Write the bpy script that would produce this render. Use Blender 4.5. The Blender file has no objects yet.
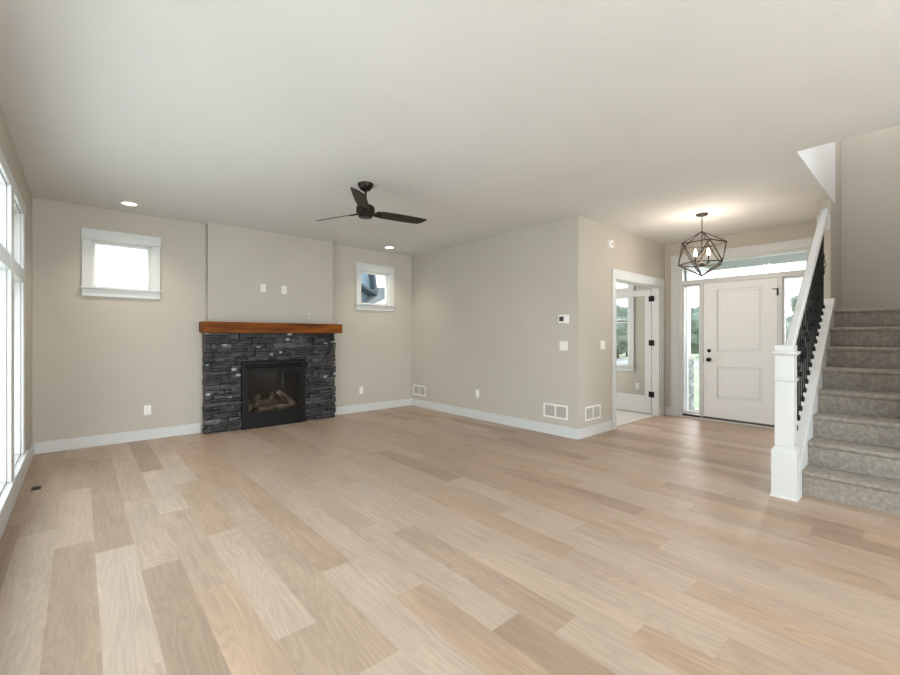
import bpy, bmesh, math, random
from mathutils import Vector, Matrix, noise
C = bpy.context.scene.collection
S = bpy.context.scene
rnd = random.Random(7)
R = math.radians

# ------------------------------------------------------------------ camera
CH = 1.254
cd = bpy.data.cameras.new('camera'); cam = bpy.data.objects.new('camera', cd); C.objects.link(cam)
cam.location = (0, 0, CH)
YAW = 0.71875
cam.rotation_euler = (R(90), 0, -YAW)
cd.sensor_fit = 'HORIZONTAL'; cd.sensor_width = 36.0
cd.lens = 36.0 * 422.46 / 900
cd.shift_y = -(337.5 - 337.05) / 900
cd.clip_start = 0.02; cd.clip_end = 400
S.camera = cam

# ------------------------------------------------------------------ exposure, sky, sun, daylight, added fills
S.view_settings.view_transform = 'Standard'; S.view_settings.look = 'None'
S.view_settings.exposure = 0.13; S.view_settings.gamma = 1.0; S.view_settings.use_curve_mapping = False
w = bpy.data.worlds.new('sky'); S.world = w; w.use_nodes = True
wn = w.node_tree.nodes; wl = w.node_tree.links
bg = wn['Background']
tc = wn.new('ShaderNodeTexCoord'); sx = wn.new('ShaderNodeSeparateXYZ'); cr = wn.new('ShaderNodeValToRGB')
wl.new(tc.outputs['Generated'], sx.inputs[0]); wl.new(sx.outputs['Z'], cr.inputs[0]); wl.new(cr.outputs[0], bg.inputs[0])
cr.color_ramp.elements[0].position = 0.0; cr.color_ramp.elements[0].color = (1, 1, 1, 1)
cr.color_ramp.elements[1].position = 0.9; cr.color_ramp.elements[1].color = (0.72, 0.86, 1, 1)
bg.inputs[1].default_value = 2.3

def area(name, loc, rot, sx_, sy_, power, col=(1, 1, 1)):
    l = bpy.data.lights.new(name, 'AREA'); l.shape = 'RECTANGLE'; l.size = sx_; l.size_y = sy_
    l.energy = power; l.color = col
    o = bpy.data.objects.new(name, l); C.objects.link(o); o.location = loc; o.rotation_euler = rot
    return o
# daylight through left windows and an unseen stair window; added fills for the rest
area('daylight_left', (-0.62, 2.7, 1.35), (0, R(-80), 0), 2.2, 4.2, 125, (0.80, 0.92, 1))
area('rear_fill', (1.4, -3.45, 1.45), (R(82), 0, 0), 2.6, 2.2, 315, (0.88, 0.945, 1))  # fill lamp behind the camera, outside glazing added for it
area('daylight_stair', (5.6, -0.5, 4.3), (R(90), 0, 0), 1.8, 1.3, 19, (0.93, 0.97, 1))
area('upper_hall_fill', (5.2, 0.17, 5.27), (0, 0, 0), 0.9, 0.6, 21, (0.98, 0.98, 1))  # added fill to brighten the stairs, no fixture modelled
area('office_fill', (6.2, 5.75, 1.5), (R(-90), 0, 0), 1.8, 1.6, 75, (0.95, 0.98, 1))  # added fill behind an unseen opening, brightens the office

sl = bpy.data.lights.new('soft_sun', 'SUN'); sl.energy = 4.5; sl.angle = R(50); sl.color = (1, 0.98, 0.95)
so_ = bpy.data.objects.new('soft_sun', sl); C.objects.link(so_); so_.location = (20, 0, 8)
so_.rotation_euler = Vector((-math.cos(R(19)), 0.10, -math.sin(R(19)))).to_track_quat('-Z', 'Y').to_euler()

# ------------------------------------------------------------------ materials
def mat(name, col, rough=0.5, metal=0.0, spec=0.5):
    m = bpy.data.materials.new(name); m.use_nodes = True
    b = m.node_tree.nodes['Principled BSDF']
    b.inputs['Base Color'].default_value = (*col, 1); b.inputs['Roughness'].default_value = rough
    b.inputs['Metallic'].default_value = metal; b.inputs['Specular IOR Level'].default_value = spec
    return m
def srgb(r, g, b):
    f = lambda c: (c / 255 / 12.92) if c / 255 <= 0.04045 else ((c / 255 + 0.055) / 1.055) ** 2.4
    return (f(r), f(g), f(b))
def N(m, t, **kw):
    n = m.node_tree.nodes.new(t)
    for k, v in kw.items():
        if k in n.inputs: n.inputs[k].default_value = v
        else: setattr(n, k, v)
    return n
def L(m, a, b): m.node_tree.links.new(a, b)
def noisy(m, scale, c1, c2, bump=0.0, bscale=None, stretch=None, detail=4, dist=0.02):
    """object-space noise between two colours plus bump"""
    b = m.node_tree.nodes['Principled BSDF']
    t = N(m, 'ShaderNodeTexCoord'); mp = N(m, 'ShaderNodeMapping'); L(m, t.outputs['Object'], mp.inputs[0])
    if stretch: mp.inputs['Scale'].default_value = stretch
    n = N(m, 'ShaderNodeTexNoise', Scale=scale, Detail=detail); L(m, mp.outputs[0], n.inputs['Vector'])
    r = N(m, 'ShaderNodeValToRGB'); L(m, n.outputs['Fac'], r.inputs[0])
    r.color_ramp.elements[0].position = 0.35; r.color_ramp.elements[1].position = 0.65
    r.color_ramp.elements[0].color = (*c1, 1); r.color_ramp.elements[1].color = (*c2, 1)
    L(m, r.outputs[0], b.inputs['Base Color'])
    if bump:
        n2 = N(m, 'ShaderNodeTexNoise', Scale=bscale or scale, Detail=3); L(m, mp.outputs[0], n2.inputs['Vector'])
        bp = N(m, 'ShaderNodeBump', Strength=bump, Distance=dist); L(m, n2.outputs['Fac'], bp.inputs['Height'])
        L(m, bp.outputs[0], b.inputs['Normal'])
    return m
def k(c, f): return tuple(x * f for x in c)
WALL = srgb(189, 181, 170)
m_wall = noisy(mat('wall_paint', WALL, 0.75, 0, 0.25), 1.3, k(WALL, .98), k(WALL, 1.02), 0.12, 140, dist=0.002)
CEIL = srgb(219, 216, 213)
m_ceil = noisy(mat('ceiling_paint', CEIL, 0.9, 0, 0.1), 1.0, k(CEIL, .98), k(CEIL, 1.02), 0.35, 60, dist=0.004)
m_white = mat('white_trim', srgb(206, 206, 204), 0.35, 0, 0.4)
m_vinyl = mat('white_vinyl', srgb(236, 238, 238), 0.3, 0, 0.4)
m_plastic = mat('white_plastic', srgb(235, 231, 224), 0.35)
m_slot = mat('dark_slot', srgb(60, 56, 52), 0.6)
m_mortar = mat('dark_joint', srgb(22, 21, 21), 0.9)
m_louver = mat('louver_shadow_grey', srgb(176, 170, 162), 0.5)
m_door = mat('door_paint', srgb(232, 231, 229), 0.4, 0, 0.4)
m_black = mat('black_metal', srgb(17, 16, 16), 0.5, 0.2, 0.3)
m_bronze = mat('oil_rubbed_bronze', srgb(40, 33, 28), 0.38, 0.6)
m_blade = noisy(mat('fan_blade_wood', srgb(46, 38, 32), 0.5), 6, srgb(30, 24, 20), srgb(42, 34, 28), stretch=(1, 1, 1))
m_thresh = mat('threshold_bronze', srgb(70, 58, 50), 0.4, 0.4)
m_cage = mat('cage_bronze', srgb(44, 32, 24), 0.45, 0.3)
m_concrete = noisy(mat('porch_concrete', srgb(190, 188, 182), 0.85), 3, srgb(182, 180, 175), srgb(205, 203, 198))
m_asphalt = noisy(mat('street', srgb(150, 150, 150), 0.9), 3, srgb(150, 150, 150), srgb(165, 165, 165))
m_lawn = noisy(mat('lawn_grass', srgb(120, 140, 90), 0.95), 0.4, srgb(140, 150, 120), srgb(168, 176, 148), 0.4, 30)
m_leaf = noisy(mat('tree_leaves', srgb(70, 90, 60), 0.9), 1.2, srgb(104, 118, 104), srgb(146, 158, 142), 1.0, 4, dist=0.3)
m_bark = noisy(mat('bark', srgb(80, 68, 56), 0.9), 4, srgb(72, 60, 50), srgb(95, 82, 68), 0.5, 12)
m_roof = noisy(mat('roof_shingles', srgb(120, 124, 128), 0.9), 3, srgb(112, 117, 122), srgb(134, 138, 142), 0.3, 20)
m_fascia = mat('dark_fascia', srgb(74, 84, 92), 0.5)
m_soffit = mat('soffit_panel', srgb(150, 153, 153), 0.6)
m_siding_n = mat('blue_siding', srgb(150, 172, 186), 0.6)
m_siding_g = mat('grey_siding', srgb(116, 124, 120), 0.7)
m_siding = mat('house_siding', srgb(112, 122, 128), 0.6)
m_soot = mat('firebox_lining', srgb(38, 34, 32), 0.9)
m_bulb = mat('lit_bulb', (1, .85, .65), 0.3)
_b = m_bulb.node_tree.nodes['Principled BSDF']; _b.inputs['Emission Color'].default_value = (1, .72, .42, 1); _b.inputs['Emission Strength'].default_value = 14
m_lamp = mat('recessed_lens', (1, .95, .85), 0.3)
_b = m_lamp.node_tree.nodes['Principled BSDF']; _b.inputs['Emission Color'].default_value = (1, .93, .82, 1); _b.inputs['Emission Strength'].default_value = 5
CARP = srgb(169, 160, 150)
m_carpet = noisy(mat('grey_carpet', CARP, 0.95, 0, 0.1), 34, k(CARP, .80), k(CARP, 1.14), 1.0, 260, dist=0.012, detail=8)
OC = srgb(206, 201, 194)
m_ocarpet = noisy(mat('office_carpet', OC, 0.95, 0, 0.1), 60, k(OC, .93), k(OC, 1.05), 0.6, 300, dist=0.006)
WD = srgb(138, 82, 42)
m_mantel = noisy(mat('mantel_wood', WD, 0.62, 0, 0.2), 3.0, srgb(86, 40, 5), srgb(140, 76, 14), 0.15, 20, stretch=(0.7, 6, 6), dist=0.004)
m_log = noisy(mat('ceramic_log', srgb(140, 118, 96), 0.9), 9, srgb(90, 72, 58), srgb(190, 168, 140), 0.8, 20)
m_ember = noisy(mat('ember_bed', srgb(90, 80, 72), 0.95), 30, srgb(50, 44, 40), srgb(130, 118, 104), 1.0, 60)

def glass(name, refl=0.06, tint=(1, 1, 1), rough=0.0):
    m = bpy.data.materials.new(name); m.use_nodes = True; nt = m.node_tree; nt.nodes.clear()
    o = nt.nodes.new('ShaderNodeOutputMaterial'); mx = nt.nodes.new('ShaderNodeMixShader')
    t = nt.nodes.new('ShaderNodeBsdfTransparent'); g = nt.nodes.new('ShaderNodeBsdfGlossy')
    t.inputs[0].default_value = (*tint, 1); g.inputs['Roughness'].default_value = rough
    lw = nt.nodes.new('ShaderNodeLayerWeight'); lw.inputs['Blend'].default_value = 0.5
    pw = nt.nodes.new('ShaderNodeMath'); pw.operation = 'POWER'; pw.inputs[1].default_value = 5; nt.links.new(lw.outputs['Facing'], pw.inputs[0])
    ma = nt.nodes.new('ShaderNodeMath'); ma.operation = 'MULTIPLY_ADD'; ma.inputs[1].default_value = 0.5; ma.inputs[2].default_value = refl / 2
    nt.links.new(pw.outputs[0], ma.inputs[0]); nt.links.new(ma.outputs[0], mx.inputs[0])
    nt.links.new(t.outputs[0], mx.inputs[1]); nt.links.new(g.outputs[0], mx.inputs[2]); nt.links.new(mx.outputs[0], o.inputs[0])
    return m
m_glass = glass('window_glass', 0.05, (0.97, 0.985, 0.98))
m_fglass = glass('fireplace_glass', 0.07, (0.72, 0.72, 0.72), 0.0)

# stone: tone comes from a per-stone colour attribute
def attr_mat(name, attr, rough, bump, bscale, fine):
    m = mat(name, (1, 1, 1), rough); b = m.node_tree.nodes['Principled BSDF']
    a = N(m, 'ShaderNodeVertexColor'); a.layer_name = attr
    t = N(m, 'ShaderNodeTexCoord'); n = N(m, 'ShaderNodeTexNoise', Scale=fine, Detail=6); L(m, t.outputs['Object'], n.inputs['Vector'])
    r = N(m, 'ShaderNodeMapRange'); r.inputs['From Min'].default_value = .3; r.inputs['From Max'].default_value = .75
    r.inputs['To Min'].default_value = .6; r.inputs['To Max'].default_value = 1.5
    L(m, n.outputs['Fac'], r.inputs['Value'])
    v = N(m, 'ShaderNodeVectorMath'); v.operation = 'SCALE'; L(m, a.outputs['Color'], v.inputs[0]); L(m, r.outputs[0], v.inputs['Scale'])
    L(m, v.outputs[0], b.inputs['Base Color'])
    n2 = N(m, 'ShaderNodeTexNoise', Scale=bscale, Detail=6); L(m, t.outputs['Object'], n2.inputs['Vector'])
    bp = N(m, 'ShaderNodeBump', Strength=bump, Distance=0.012); L(m, n2.outputs['Fac'], bp.inputs['Height']); L(m, bp.outputs[0], b.inputs['Normal'])
    return m
m_stone = attr_mat('ledge_stone', 'tone', 0.6, 1.0, 22, 14)

# floor planks: per-plank tone attribute + grain from plank-local UV (metres)
m_floor = mat('oak_planks', (1, 1, 1), 0.42, 0, 0.35)
def floor_nodes(m):
    b = m.node_tree.nodes['Principled BSDF']
    a = N(m, 'ShaderNodeVertexColor'); a.layer_name = 'tone'
    uv = N(m, 'ShaderNodeUVMap'); uv.uv_map = 'plank'; off = N(m, 'ShaderNodeUVMap'); off.uv_map = 'seed'
    add = N(m, 'ShaderNodeVectorMath'); add.operation = 'ADD'; L(m, uv.outputs[0], add.inputs[0])
    sc = N(m, 'ShaderNodeVectorMath'); sc.operation = 'SCALE'; sc.inputs['Scale'].default_value = 37.0
    L(m, off.outputs[0], sc.inputs[0]); L(m, sc.outputs[0], add.inputs[1])
    # fine straight grain
    m1 = N(m, 'ShaderNodeMapping'); m1.inputs['Scale'].default_value = (60, 2.2, 1); L(m, add.outputs[0], m1.inputs[0])
    n1 = N(m, 'ShaderNodeTexNoise', Scale=1.0, Detail=6, Roughness=.65, Distortion=0.6); L(m, m1.outputs[0], n1.inputs['Vector'])
    # cathedral figure: distorted bands
    m2 = N(m, 'ShaderNodeMapping'); m2.inputs['Scale'].default_value = (5.5, .75, 1); L(m, add.outputs[0], m2.inputs[0])
    n2 = N(m, 'ShaderNodeTexNoise', Scale=1.0, Detail=2, Distortion=0.4); L(m, m2.outputs[0], n2.inputs['Vector'])
    mu = N(m, 'ShaderNodeMath'); mu.operation = 'MULTIPLY'; mu.inputs[1].default_value = 130; L(m, n2.outputs['Fac'], mu.inputs[0])
    si = N(m, 'ShaderNodeMath'); si.operation = 'SINE'; L(m, mu.outputs[0], si.inputs[0])
    # broad cloud tone
    n3 = N(m, 'ShaderNodeTexNoise', Scale=1.0, Detail=2); m3 = N(m, 'ShaderNodeMapping'); m3.inputs['Scale'].default_value = (7, 1.6, 1)
    L(m, add.outputs[0], m3.inputs[0]); L(m, m3.outputs[0], n3.inputs['Vector'])
    def mr(src, lo, hi, a0, a1):
        r = N(m, 'ShaderNodeMapRange'); L(m, src, r.inputs['Value'])
        for kk, v in (('From Min', lo), ('From Max', hi), ('To Min', a0), ('To Max', a1)): r.inputs[kk].default_value = v
        return r.outputs[0]
    f1 = mr(n1.outputs['Fac'], .3, .7, .89, 1.07); f2 = mr(si.outputs[0], -1, 1, .935, 1.03); f3 = mr(n3.outputs['Fac'], .3, .7, .92, 1.07)
    # seams
    at = N(m, 'ShaderNodeUVMap'); at.uv_map = 'edge'
    se = N(m, 'ShaderNodeSeparateXYZ'); L(m, at.outputs[0], se.inputs[0])
    g = [mr(se.outputs['X'], 0.0, 0.0022, .72, 1), mr(se.outputs['Y'], 0.0, 0.0022, .72, 1)]
    def mul(p, q):
        x = N(m, 'ShaderNodeMath'); x.operation = 'MULTIPLY'; L(m, p, x.inputs[0]); L(m, q, x.inputs[1]); return x.outputs[0]
    tot = mul(mul(f1, f2), f3)
    v = N(m, 'ShaderNodeVectorMath'); v.operation = 'SCALE'; L(m, a.outputs['Color'], v.inputs[0]); L(m, tot, v.inputs['Scale'])
    L(m, v.outputs[0], b.inputs['Base Color'])
    bp = N(m, 'ShaderNodeBump', Strength=0.12, Distance=0.002); L(m, n1.outputs['Fac'], bp.inputs['Height']); L(m, bp.outputs[0], b.inputs['Normal'])
floor_nodes(m_floor)

# horizontal board siding / soffit lines by geometry-space wave bump+tone
def banded(m, axis, period, depth=.72, width=.12):
    b = m.node_tree.nodes['Principled BSDF']; col = tuple(b.inputs['Base Color'].default_value)
    t = N(m, 'ShaderNodeTexCoord'); s = N(m, 'ShaderNodeSeparateXYZ'); L(m, t.outputs['Object'], s.inputs[0])
    d = N(m, 'ShaderNodeMath'); d.operation = 'DIVIDE'; d.inputs[1].default_value = period; L(m, s.outputs[axis], d.inputs[0])
    f = N(m, 'ShaderNodeMath'); f.operation = 'FRACT'; L(m, d.outputs[0], f.inputs[0])
    r = N(m, 'ShaderNodeValToRGB'); r.color_ramp.interpolation = 'CONSTANT'
    r.color_ramp.elements[0].color = (*k(col[:3], depth), 1); r.color_ramp.elements[1].color = col; r.color_ramp.elements[1].position = width
    L(m, f.outputs[0], r.inputs[0]); L(m, r.outputs[0], b.inputs['Base Color'])
for mm in (m_siding, m_siding_n, m_siding_g): banded(mm, 'Z', .15)
banded(m_soffit, 'X', .1, .86, .15)

# ------------------------------------------------------------------ mesh helpers
ORG = {}
class MB:
    def __init__(s): s.bm = bmesh.new()
    def box(s, x0, x1, y0, y1, z0, z1):
        vs = [s.bm.verts.new((x, y, z)) for z in (z0, z1) for y in (y0, y1) for x in (x0, x1)]
        for f in ((0, 2, 3, 1), (4, 5, 7, 6), (0, 1, 5, 4), (2, 6, 7, 3), (0, 4, 6, 2), (1, 3, 7, 5)):
            s.bm.faces.new([vs[i] for i in f])
        return s
    def hexa(s, pts):
        vs = [s.bm.verts.new(p) for p in pts]
        for f in ((0, 2, 3, 1), (4, 5, 7, 6), (0, 1, 5, 4), (2, 6, 7, 3), (0, 4, 6, 2), (1, 3, 7, 5)):
            s.bm.faces.new([vs[i] for i in f])
        return s
    def prism(s, poly, axis, a, b):
        """extrude 2D polygon along axis ('x','y','z') from a to b"""
        def P(u, v, t): return {'x': (t, u, v), 'y': (u, t, v), 'z': (u, v, t)}[axis]
        A = [s.bm.verts.new(P(u, v, a)) for u, v in poly]; B = [s.bm.verts.new(P(u, v, b)) for u, v in poly]
        n = len(poly); s.bm.faces.new(A); s.bm.faces.new(B[::-1])
        for i in range(n): s.bm.faces.new([A[i], B[i], B[(i + 1) % n], A[(i + 1) % n]])
        return s
    def lathe(s, prof, c=(0, 0, 0), n=24, axis='z'):
        """prof: list of (r, h)"""
        c = Vector(c); rings = []
        def P(r, h, a):
            x, y = r * math.cos(a), r * math.sin(a)
            return c + Vector({'z': (x, y, h), 'x': (h, x, y), 'y': (x, h, y)}[axis])
        for r, h in prof:
            rings.append([s.bm.verts.new(P(max(r, 1e-4), h, 2 * math.pi * i / n)) for i in range(n)])
        for a, b in zip(rings, rings[1:]):
            for i in range(n): s.bm.faces.new([a[i], a[(i + 1) % n], b[(i + 1) % n], b[i]])
        s.bm.faces.new(rings[0][::-1]); s.bm.faces.new(rings[-1])
        return s
    def tube(s, a, b, r, n=10, r2=None):
        a, b = Vector(a), Vector(b); d = (b - a).normalized(); u = d.orthogonal().normalized(); v = d.cross(u)
        r2 = r if r2 is None else r2
        A = [s.bm.verts.new(a + (u * math.cos(t) + v * math.sin(t)) * r) for t in [2 * math.pi * i / n for i in range(n)]]
        B = [s.bm.verts.new(b + (u * math.cos(t) + v * math.sin(t)) * r2) for t in [2 * math.pi * i / n for i in range(n)]]
        for i in range(n): s.bm.faces.new([A[i], A[(i + 1) % n], B[(i + 1) % n], B[i]])
        s.bm.faces.new(A[::-1]); s.bm.faces.new(B)
        return s
    def ball(s, c, r, sub=2, sc=(1, 1, 1)):
        g = bmesh.ops.create_icosphere(s.bm, subdivisions=sub, radius=r)
        for v in g['verts']: v.co = Vector(c) + Vector((v.co.x * sc[0], v.co.y * sc[1], v.co.z * sc[2]))
        return s
    def build(s, name, m, parent=None, bevel=0.0, smooth=True, seg=2):
        bmesh.ops.recalc_face_normals(s.bm, faces=s.bm.faces)
        me = bpy.data.meshes.new(name)
        if parent is not None: o0 = ORG[parent.name]
        else:
            xs = [v.co.x for v in s.bm.verts]; ys = [v.co.y for v in s.bm.verts]; zs = [v.co.z for v in s.bm.verts]
            o0 = Vector(((min(xs) + max(xs)) / 2, (min(ys) + max(ys)) / 2, min(zs)))
        for v in s.bm.verts: v.co -= o0
        s.bm.to_mesh(me); s.bm.free(); me.materials.append(m)
        o = bpy.data.objects.new(name, me); C.objects.link(o)
        if parent is not None: o.parent = parent
        else: o.location = o0
        ORG[o.name] = o0
        if smooth:
            for p in me.polygons: p.use_smooth = True
            me.set_sharp_from_angle(angle=R(35))
        if bevel:
            md = o.modifiers.new('bevel', 'BEVEL'); md.width = bevel; md.segments = seg; md.limit_method = 'ANGLE'; md.angle_limit = R(40)
        return o
def tag(o, label=None, cat=None, group=None, kind=None):
    if label: o['label'] = label
    if cat: o['category'] = cat
    if group: o['group'] = group
    if kind: o['kind'] = kind
    return o
def empty(name, loc, label, cat, group=None, kind=None):
    o = bpy.data.objects.new(name, None); C.objects.link(o); o.location = loc; o.empty_display_size = .1
    ORG[o.name] = Vector(loc)
    return tag(o, label, cat, group, kind)
def copy_tree(o, parent=None):
    c = o.copy(); C.objects.link(c); c.parent = parent
    for ch in list(o.children): copy_tree(ch, c)
    return c
def struct(o, label, cat): return tag(o, label, cat, None, 'structure')

# ------------------------------------------------------------------ dimensions
H = 2.743
XL, YB, XR, YC, XD = -0.385, 6.32, 4.586, 2.861, 7.131
YR = -3.2                       # wall behind the camera
BX0, BX1, BY = 1.25, 2.985, 6.205   # chimney bump-out
SY0, SY1 = -0.34, 0.685         # stair width
OX = 7.42                       # office front wall
OY = 5.5

# wall as a slab pierced by rectangular holes: fixed axis 'x' or 'y'
def wall(name, axis, p0, p1, a0, a1, z0, z1, holes, m, label, parent=None):
    mb = MB()
    us = sorted({a0, a1, *[h[0] for h in holes], *[h[1] for h in holes]}); zs = sorted({z0, z1, *[h[2] for h in holes], *[h[3] for h in holes]})
    def hole(u, z): return any(h[0] < u < h[1] and h[2] < z < h[3] for h in holes)
    bm = mb.bm; V = {}
    def vert(p, u, z):
        key = (p, u, z)
        if key not in V: V[key] = bm.verts.new((p, u, z) if axis == 'x' else (u, p, z))
        return V[key]
    solid = {}
    for i in range(len(us) - 1):
        for j in range(len(zs) - 1):
            solid[i, j] = not hole((us[i] + us[i + 1]) / 2, (zs[j] + zs[j + 1]) / 2)
    for (i, j), s_ in solid.items():
        if not s_: continue
        u0, u1, v0, v1 = us[i], us[i + 1], zs[j], zs[j + 1]
        for p in (p0, p1): bm.faces.new([vert(p, u0, v0), vert(p, u1, v0), vert(p, u1, v1), vert(p, u0, v1)])
        for (di, dj, e) in ((-1, 0, ((u0, v0), (u0, v1))), (1, 0, ((u1, v0), (u1, v1))), (0, -1, ((u0, v0), (u1, v0))), (0, 1, ((u0, v1), (u1, v1)))):
            if not solid.get((i + di, j + dj), False):
                (a, b), (c, d) = e
                bm.faces.new([vert(p0, a, b), vert(p1, a, b), vert(p1, c, d), vert(p0, c, d)])
    o = mb.build(name, m, parent, smooth=False)
    if parent is None: struct(o, label, 'wall')
    return o

# ------------------------------------------------------------------ floor planks
def planks():
    bm = bmesh.new(); col = bm.loops.layers.float_color.new('tone')
    uv = bm.loops.layers.uv.new('plank'); sd = bm.loops.layers.uv.new('seed'); ed = bm.loops.layers.uv.new('edge')
    X0, W, LN = -0.1155, 0.1795, 1.225
    ph = {-2: 4.042, -1: 2.541, 0: 3.414, 1: 3.19, 2: 2.80, 3: 2.37, 4: 3.011, 5: 2.631, 6: 2.148, 7: 4.16, 9: 2.28, 10: 3.28, 11: 1.787,
          12: 2.62, 13: .802, 14: 2.772, 15: 2.299, 16: 1.766, 17: 1.381, 18: 2.0, 20: .521, 24: 1.137}
    LT, ML, MD, TN, DK = srgb(190, 170, 153), srgb(184, 162, 144), srgb(175, 153, 134), srgb(181, 154, 130), srgb(159, 136, 116)
    names = {(-2, 3.4): 4, (-2, 4.6): 2, (-1, 3.1): 1, (-1, 1.9): 1, (-1, 4.3): 2, (0, 2.8): 4, (0, 4.0): 1, (0, 5.2): 4, (1, 2.6): 0, (1, 3.8): 4, (1, 5.0): 4,
             (2, 2.2): 4, (2, 3.4): 1, (2, 4.6): 2, (3, 1.8): 3, (3, 3.0): 2, (3, 4.2): 0, (3, 5.4): 4, (4, 3.6): 3, (4, 2.4): 0, (4, 1.2): 2,
             (5, 3.2): 1, (5, 2.0): 2, (5, .9): 0, (5, 4.5): 3, (6, 2.8): 3, (6, 1.6): 0, (6, 4.0): 3, (7, 4.8): 1, (7, 3.5): 0, (7, 2.3): 0,
             (9, 1.7): 2, (9, 2.9): 0, (9, .6): 0, (10, 2.7): 0, (10, 1.5): 0, (11, 1.2): 0, (11, 2.4): 1, (12, 2.0): 3, (12, 3.2): 2, (12, .8): 1,
             (13, .2): 3, (13, 1.4): 0, (14, 2.2): 0, (15, 1.7): 3, (15, 2.9): 2, (16, 1.1): 1, (16, 2.4): 3, (16, 0): 0, (8, 1.9): 0, (8, 3.1): 1,
             (17, .8): 3, (18, .9): 1}
    rects = [(XL - .1, XR + .1, YR - .1, YB + .1), (XR + .1, XD + .03, SY0, YC + .06)]
    mean = srgb(179, 156, 137); LT, ML, MD, TN, DK = [tuple(.74 * q + .26 * m_ for q, m_ in zip(t_, mean)) for t_ in (LT, ML, MD, TN, DK)]
    tones = {a_: {0: LT, 1: ML, 2: MD, 3: TN, 4: DK}[names[a_]] for a_ in names}
    r = random.Random(11); pal = [LT, ML, MD, TN, DK, MD, TN, ML]
    for kx in range(-3, 42):
        x0 = X0 + kx * W; x1 = x0 + W
        p = ph.get(kx, r.uniform(0, LN)); y = p - math.ceil((p - YR + .5) / LN) * LN
        while y < YB + .2:
            y0, y1 = y, y + LN; y += LN
            t = None
            for (a, b), c in tones.items():
                if a == kx and y0 < b < y1: t = c
            if t is None: t = r.choice(pal)
            j = r.uniform(.97, 1.03); hue = r.uniform(-.004, .012)
            c = (t[0] * j * (1 + hue), t[1] * j, t[2] * j * (1 - hue), 1)
            s1, s2 = r.random(), r.random()
            for rx0, rx1, ry0, ry1 in rects:
                a0, a1, b0, b1 = max(x0, rx0), min(x1, rx1), max(y0, ry0), min(y1, ry1)
                if a1 - a0 < 1e-4 or b1 - b0 < 1e-4: continue
                f = bm.faces.new([bm.verts.new((q, w_, 0)) for q, w_ in ((a0, b0), (a1, b0), (a1, b1), (a0, b1))])
                for lp in f.loops:
                    lp[col] = c; lp[uv].uv = (lp.vert.co.x - x0, lp.vert.co.y - y0); lp[sd].uv = (s1, s2)
    bmesh.ops.remove_doubles(bm, verts=bm.verts, dist=1e-5)
    # give the boards real thickness
    me = bpy.data.meshes.new('floor'); bm.to_mesh(me); bm.free(); me.materials.append(m_floor)
    o = bpy.data.objects.new('floor', me); C.objects.link(o)
    md = o.modifiers.new('thickness', 'SOLIDIFY'); md.thickness = .012; md.offset = -1
    struct(o, 'light oak wide plank floor running towards the fireplace', 'floor')
planks()
struct(MB().box(XL - .15, XD + .12, YR - .15, YB + .15, -.14, -.013).build('floor_slab', m_concrete, smooth=False), 'concrete slab under the oak planks', 'floor')
struct(MB().box(XR - .02, OX, YC + .05, OY, -.012, .006).build('floor_office', m_ocarpet, smooth=False), 'pale carpet on the floor of the room beyond the open glass door', 'floor')

# ceiling with stairwell opening
SX0, SX1 = 4.33, 6.85
mb = MB()
for a in ((XL - .15, SX0, YR - .15, YB + .15), (SX0, 6.36, .72, YB + .15), (6.36, XD + .6, .83, YB + .15), (SX0, XD + .6, YR - .15, SY0), (SX1 + .05, XD + .6, SY0, .72)):
    mb.box(*a, H, H + .28)
bmesh.ops.remove_doubles(mb.bm, verts=mb.bm.verts, dist=1e-5)
struct(mb.build('ceiling', m_ceil, smooth=False), 'off-white lightly textured ceiling over the living room and entry hall', 'ceiling')
# upper stair hall
wall('wall_upper_left', 'y', .72, .83, SX0 - .9, 6.36, H + .28, 5.3, [], m_ceil, 'upper stairwell face above the hall ceiling, upstairs light painted in as a pale tone')  # upstairs light painted in: ceiling white on an otherwise beige wall
wall('wall_stair_front', 'x', SX1, SX1 + .1, SY0 - .1, SY1 + .13, -.01, 5.3, [], m_wall, 'tall beige wall behind the stair landing')
wall('wall_stair_side', 'y', SY0 - .1, SY0, SX0, SX1 + .1, -.01, 5.3, [(5.0, 6.3, 3.7, 4.9)], m_wall, 'beige wall along the far side of the stairs')
wall('wall_upper_back', 'x', SX0 - 1.0, SX0 - .9, SY0 - .1, SY1 + .13, H + .28, 5.3, [], m_wall, 'upper hall wall facing the stairwell')
struct(MB().box(SX0 - 1, SX1 + .1, SY0 - .1, SY1 + .13, 5.3, 5.4).build('ceiling_upstairs', m_ceil, smooth=False), 'upstairs ceiling over the stairwell', 'ceiling')

# ------------------------------------------------------------------ walls
bays = [(4.36, 5.12), (3.44, 4.20), (2.52, 3.28), (1.60, 2.36), (.68, 1.44)]
WZ0, WZ1, BAR0, BAR1 = .25, 2.31, 1.72, 1.83
wall('wall_left', 'x', XL - .15, XL, YR - .15, YB + .15, -.012, H, [(a, b, WZ0, WZ1) for a, b in bays], m_wall, 'beige wall pierced by the row of tall stacked windows at left')
BW = [(.10, .655, 1.825, 2.365), (3.537, 4.105, 1.815, 2.372)]
FBX0, FBX1, FBZ = 1.64, 2.51, .90
wall('wall_back', 'y', YB, YB + .15, XL, XD + .8, -.012, H, BW + [(FBX0, FBX1, 0.0, FBZ)], m_wall, 'beige back wall with the fireplace and two small high windows')
wall('wall_chimney', 'y', BY, YB, BX0, BX1, 1.31, H, [], m_wall, 'beige chimney bump-out rising from the mantel to the ceiling')
wall('wall_right', 'x', XR, XR + .115, YC, YB, -.012, H, [], m_wall, 'beige wall right of the fireplace with vents and thermostat')
DOX0, DOX1, DOZ = 5.50, 6.92, 2.045
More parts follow.
